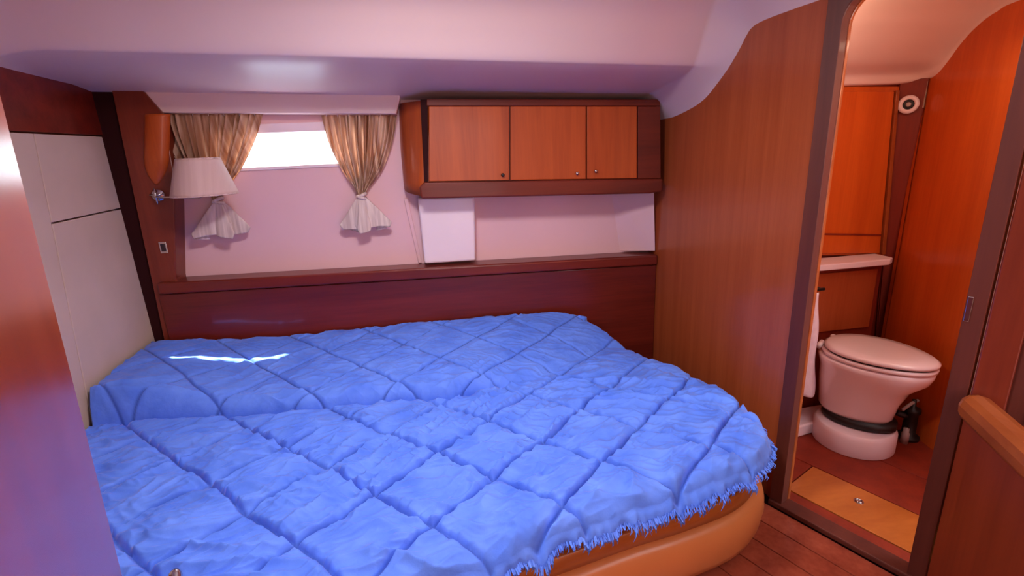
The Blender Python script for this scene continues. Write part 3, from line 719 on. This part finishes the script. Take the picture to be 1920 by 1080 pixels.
def disc_ring(r0, r1, d0, d1, n=36):
    V, Fc = [], []
    for k in range(n):
        a = 2 * math.pi * k / n; e = pv * math.cos(a) + Z3 * math.sin(a)
        V += [vc + e * r0 + pm * d0, vc + e * r0 + pm * d1, vc + e * (r0 * .6 + r1 * .4) + pm * (d1 + .003), vc + e * r1 + pm * d1 * .7, vc + e * r1 + pm * d0]
    for k in range(n):
        q = (k + 1) % n
        for s in range(4): Fc.append((k * 5 + s, k * 5 + s + 1, q * 5 + s + 1, q * 5 + s))
        Fc.append((k * 5 + 4, k * 5, q * 5, q * 5 + 4))
    return V, Fc
v, f = disc_ring(.022, .040, .0005, .010); mesh_obj('flange', v, f, M['white'], vt, smooth=True)
v, f = disc_ring(.0005, .021, .0005, .003); mesh_obj('grille', v, f, M['black'], vt)
v, f = disc_ring(.0005, .010, .0035, .010); mesh_obj('knob', v, f, M['grey_valve'], vt, smooth=True)
# bright edge strip in the corner
struct(prism('trim_8', [np.array([*(qc[:2] + qd[:2] * .012), 1.50]) + [-.006, 0, 0], np.array([*(qc[:2] + qd[:2] * .024), 1.50]) + [-.006, 0, 0], np.array([*(qc[:2] + qd[:2] * .024), 1.70]) + [-.006, 0, 0], np.array([*(qc[:2] + qd[:2] * .012), 1.70]) + [-.006, 0, 0]], (.005, 0, 0), M['cream'], bevel=0), 'thin pale strip in the toilet room corner')
# counter
cz = .815
ct = tag(prism('countertop', [(1.29, 1.975, cz - .028), (2.125, 1.975, cz - .028), (2.165, 2.0, cz - .028), (2.165, YHB + .005, cz - .028), (1.29, YHB + .005, cz - .028)], (0, 0, .03), M['white'], bevel=.006, seg=3), 'white countertop shelf behind the toilet, above the low cabinet', 'shelf')
vb = thing('vanity_cabinet', 'wooden cabinet below the white countertop behind the toilet', 'cabinet', (1.8, 2.02, 0))
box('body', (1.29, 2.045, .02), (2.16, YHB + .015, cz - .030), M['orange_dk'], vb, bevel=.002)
prism('panel', [(1.42, 2.045, .45), (2.13, 2.045, .45), (2.13, 2.045, cz - .06), (1.42, 2.045, cz - .06)], (0, -.010, 0), M['bulkhead'], vb, bevel=.003)
# toilet
TC = np.array([1.90, 1.755, 0]); tdir = np.array([.42, -.907, 0]); tdir /= np.linalg.norm(tdir); tper = np.array([-tdir[1], tdir[0], 0])
tl = thing('toilet', 'white toilet with closed lid seen through the doorway', 'toilet', (TC[0], TC[1], .1))
def egg(a, L, W):
    c, s = math.cos(a), math.sin(a); wmod = 1 - .14 * c
    return c * L, s * W * wmod * .96
def loft(name, secs, mat, parent, n=48):
    P = np.zeros((len(secs), n, 3))
    for j, (z, L, W, sh_, tilt) in enumerate(secs):
        for i in range(n):
            e = egg(2 * math.pi * i / n, L, W); p = TC + tdir * (e[0] + sh_) + tper * e[1]
            P[j, i] = p; P[j, i, 2] = z * 1.06 + tilt * e[0]
    return capped(grid_obj(name, P, mat, parent, close_u=True))
loft('bowl', [(.135, .140, .112, -.05, 0), (.15, .150, .12, -.05, 0), (.22, .160, .132, -.046, 0), (.29, .178, .148, -.034, 0), (.345, .208, .164, -.006, 0), (.375, .218, .176, -.004, 0), (.392, .220, .178, -.004, 0), (.398, .21, .17, -.004, 0)], M['ceramic'], tl)
loft('seat', [(.401, .210, .166, .004, 0), (.404, .218, .173, .004, 0), (.415, .218, .173, .004, 0), (.418, .21, .167, .004, 0)], M['ceramic'], tl)
loft('lid_gap_shade', [(.4185, .205, .160, .008, 0), (.4245, .205, .160, .008, 0)], M['black'], tl)  # black disc added as the shaded gap between seat and lid
loft('lid', [(.4245, .206, .162, .010, 0), (.428, .214, .170, .010, 0), (.438, .214, .170, .010, 0), (.446, .200, .158, .010, 0), (.450, .15, .115, .010, 0), (.451, .05, .04, .010, 0)], M['ceramic'], tl)
loft('dark_band', [(.100, .14, .115, -.03, 0), (.105, .150, .125, -.03, 0), (.134, .150, .125, -.03, 0)], M['black'], tl)  # dark band between bowl and plinth
hp = TC - tdir * .205
for sg in (1, -1): multi('hinge', [tube_data([hp + tper * .09 * sg + Z3 * .44, hp + tper * .05 * sg + Z3 * .455], .012)], M['ceramic'], tl, smooth=True)
# moulded plinth
P = []
for z, o_ in ((0, .0), (.02, 0), (.085, -.004), (.098, -.014), (.099, -.06)):
    row = []
    for i in range(40):
        a = math.radians(-60 + 300 * i / 39); e = np.array([math.cos(a) * (.215 + o_), math.sin(a) * (.185 + o_)])
        p = TC + tdir * (-.02 + e[0]) + tper * e[1]; row.append([p[0], p[1], z])
    P.append(row)
# round plinth with a wing reaching to the left wall
pl_ = thing('toilet_plinth', 'white moulded plinth that the toilet stands on', 'plinth', (TC[0], TC[1], 0))
V, Fc = lathe_data([(.165, 0), (.165, .085), (.155, .103), (.10, .105)], 48, (TC[0] - .035, TC[1] + .02, 0.0)); mesh_obj('round_base', V, Fc, M['white'], pl_, smooth=True, bevel=.004)
w0, w1 = atz(1478, 826, .0), atz(1565, 800, .0)
prism('side_step', [w0, w1, w1 + [.08, .12, 0], w0 + [.08, .16, 0]], (0, 0, .06), M['white'], pl_, bevel=.008, seg=3)
# pump and valve on the right of the toilet
vp_ = atz(1698, 812, .05)
va = thing('toilet_pump', 'dark hand pump with pale valve right of the toilet', 'pump', (vp_[0], vp_[1], 0))
v, f = lathe_data([(.045, 0), (.045, .015), (.028, .02), (.026, .13), (.032, .135), (.032, .155), (.010, .16), (.009, .20), (.001, .201)], 20, (vp_[0] + .05, vp_[1] + .03, 0)); mesh_obj('cylinder_body', v, f, M['black'], va, smooth=True)
multi('hose', [tube_data(cr([(vp_[0] + .05, vp_[1] + .03, .11), (vp_[0] - .01, vp_[1] + .05, .13), (TC[0] + .19, TC[1] - .02, .12)], 16), .014, 10)], M['black'], va, smooth=True)
v, f = lathe_data([(.016, 0), (.016, .05), (.012, .055), (.012, .075), (.001, .076)], 16, (vp_[0], vp_[1], 0)); mesh_obj('valve', v, f, M['grey_valve'], va, smooth=True)
multi('handle', [tube_data([(vp_[0] - .03, vp_[1] + .01, .17), (vp_[0] + .05, vp_[1] + .03, .19), (vp_[0] + .075, vp_[1] + .035, .19)], .007, 10)], M['grey_valve'], va, smooth=True)
# towel hung on a ring against the left wall of the heads
ty = 1.88
tpoly = [(1505, 545), (1533, 548), (1528, 640), (1525, 738), (1508, 752), (1480, 756), (1490, 640)]
tl0 = [aty(1500, 548, ty), aty(1478, 752, ty)]; tr0 = [aty(1533, 548, ty), aty(1526, 735, ty)]
P = np.zeros((40, 50, 3))
for j in range(40):
    v = j / 39; a, b_ = tl0[0] * (1 - v) + tl0[1] * v, tr0[0] * (1 - v) + tr0[1] * v
    for i in range(50):
        u = i / 49; P[j, i] = a * (1 - u) + b_ * u + np.array([0, -.010 * math.sin(u * 9 + v) - .006 * math.sin(v * 11 + 4 * u), .012 * math.sin(u * 5) * v])
tw_ = thing('towel', 'white towel hanging just inside the toilet room doorway', 'towel', tl0[0])
o = grid_obj('cloth', P, M['towel'], tw_); sd = o.modifiers.new('solid', 'SOLIDIFY'); sd.thickness = .006
hk = tl0[0] + np.array([.02, 0, .035])
tr_ = thing('towel_rail', 'dark towel rail above the hanging white towel', 'rail', hk)
v, f = tube_data([hk + [-.12, .0, -.03], hk + [.10, .0, -.03]], .007); mesh_obj('bar', v, f, M['black'], tr_, smooth=True)
for q_ in (.085, -.11): multi('bracket', [tube_data([hk + [q_, 0, -.03], hk + [q_, 2.02 - hk[1], -.03]], .006)], M['black'], tr_, smooth=True)
# floor hatch
ha = thing('floor_hatch', 'wooden floor hatch, coloured lighter for falling light, with lifting ring in front of the toilet', 'hatch', dw(.2, .24, 0))
prism('lid', [dw(-.025, .124, -.012), dw(1.0, .124, -.012), dw(1.0, .354, -.012), dw(-.025, .354, -.012)], (0, 0, .013), M['hatch'], ha, bevel=.002)
rc = atz(1610, 940, .001)
v, f = lathe_data([(.017, 0), (.017, .002), (.001, .0025)], 20, rc); mesh_obj('ring_plate', v, f, M['chrome'], ha)
v, f = tube_data([rc + np.array([.011 * math.cos(a), .011 * math.sin(a), .004]) for a in np.linspace(0, 2 * math.pi, 21)], .0016, 8); mesh_obj('lifting_ring', v, f, M['chrome'], ha, smooth=True)

# ------------------------------------------------------------------ RIGHT FOREGROUND: cabinet with rounded rail
D = dw(DW + .050, -.03, 0); rz = .690
E_ = atz(1920, 832, rz) * [1, 1, 0]; rd = (E_ - D * [1, 1, 0]); rd /= np.linalg.norm(rd); rp = np.array([-rd[1], rd[0], 0]); rp = rp if rp[0] > 0 else -rp
rcb = thing('side_cabinet', 'low wooden cabinet with thick rounded top rail right of the doorway', 'cabinet', D)
D0 = D + rd * .004
prism('front_panel', [D0 + Z3 * 0, D0 + rd * .9 + Z3 * 0, D0 + rd * .9 + Z3 * (rz - .05), D0 + Z3 * (rz - .05)], rp * .022, M['cabinet'], rcb, bevel=.003)
path = [D0 - rd * .0 + Z3 * (rz - .02) + rp * .008, D0 + rd * .03 + Z3 * (rz - .02) + rp * .008, D0 + rd * .9 + Z3 * (rz - .02) + rp * .008]
V, Fc = [], []
sec = [(-.022, -.034), (-.030, -.020), (-.032, .004), (-.026, .024), (-.012, .036), (.010, .040), (.030, .034), (.038, .020), (.038, -.034)]
for s in (.0, .006, .02, .9):
    k_ = {.0: .72, .006: .9, .02: 1.0, .9: 1.0}[s]
    for a, z in sec: V.append(D0 + rd * s + rp * (a * k_ + .008) + Z3 * (rz - .03 + z * k_))
n = len(sec)
for i in range(3):
    for k in range(n): Fc.append((i * n + k, i * n + (k + 1) % n, (i + 1) * n + (k + 1) % n, (i + 1) * n + k))
Fc += [tuple(range(n)), tuple(range(3 * n, 4 * n))[::-1]]
mesh_obj('top_rail', V, Fc, M['rail'], rcb, bevel=.003)
prism('rear_shelf', [D0 + rp * .05 + Z3 * (rz - .10) - rd * -.02, D0 + rd * .9 + rp * .05 + Z3 * (rz - .10), D0 + rd * .9 + rp * .35 + Z3 * (rz - .10), D0 + rd * .25 + rp * .35 + Z3 * (rz - .10)], (0, 0, .02), M['mahogany_v'], rcb)

# ------------------------------------------------------------------ LEFT FOREGROUND: open entry door
E0 = np.array([-.505, .680, 0]); al = math.radians(-19.3); ed = -np.array([math.sin(al), math.cos(al), 0]); en = np.array([math.cos(al), -math.sin(al), 0])
od = thing('entry_door', 'glossy varnished wooden door standing open at the left edge', 'door', E0)
def atdoor(x, y, off=0):
    r = ray(x, y); return r * (((E0 - O) @ en + off) / (r @ en)) + O
tb, tt_ = atdoor(232, 1085), atdoor(18, 240); dd = (tt_ - tb) / (tt_[2] - tb[2])
pb, pt = tb + dd * (.03 - tb[2]), tb + dd * (1.66 - tb[2])
prism('slab', [pb, pb + ed * .68, pt + ed * .68, pt], en * -.028, M['door'], od, bevel=.004)
E0 = tb * [1, 1, 0]
hd = atdoor(222, 1072); hd2 = hd + ed * .015
hz_ = hd[2] - .064
hc0 = E0 + ed * .06 + Z3 * hz_
hnd = thing('door_handle', '', 'handle'); bpy.data.objects.remove(hnd)
v, f = tube_data([hc0 + en * .001, hc0 + en * .006], .024, 24); hdl = mesh_obj('handle', v, f, M['chrome'], od, bevel=.002)
rr0 = ray(330, 1074)
tip = hc0 + en * .055 - ed * .085 + Z3 * .005
v, f = tube_data(cr([hc0 + en * .004, hc0 + en * .04, hc0 + en * .053 - ed * .015, hc0 + en * .056 - ed * .055, tip], 22), [.009] * 10 + [.010] * 10 + [.009, .006], 14)
mesh_obj('lever', v, f, M['chrome'], hdl, smooth=True)
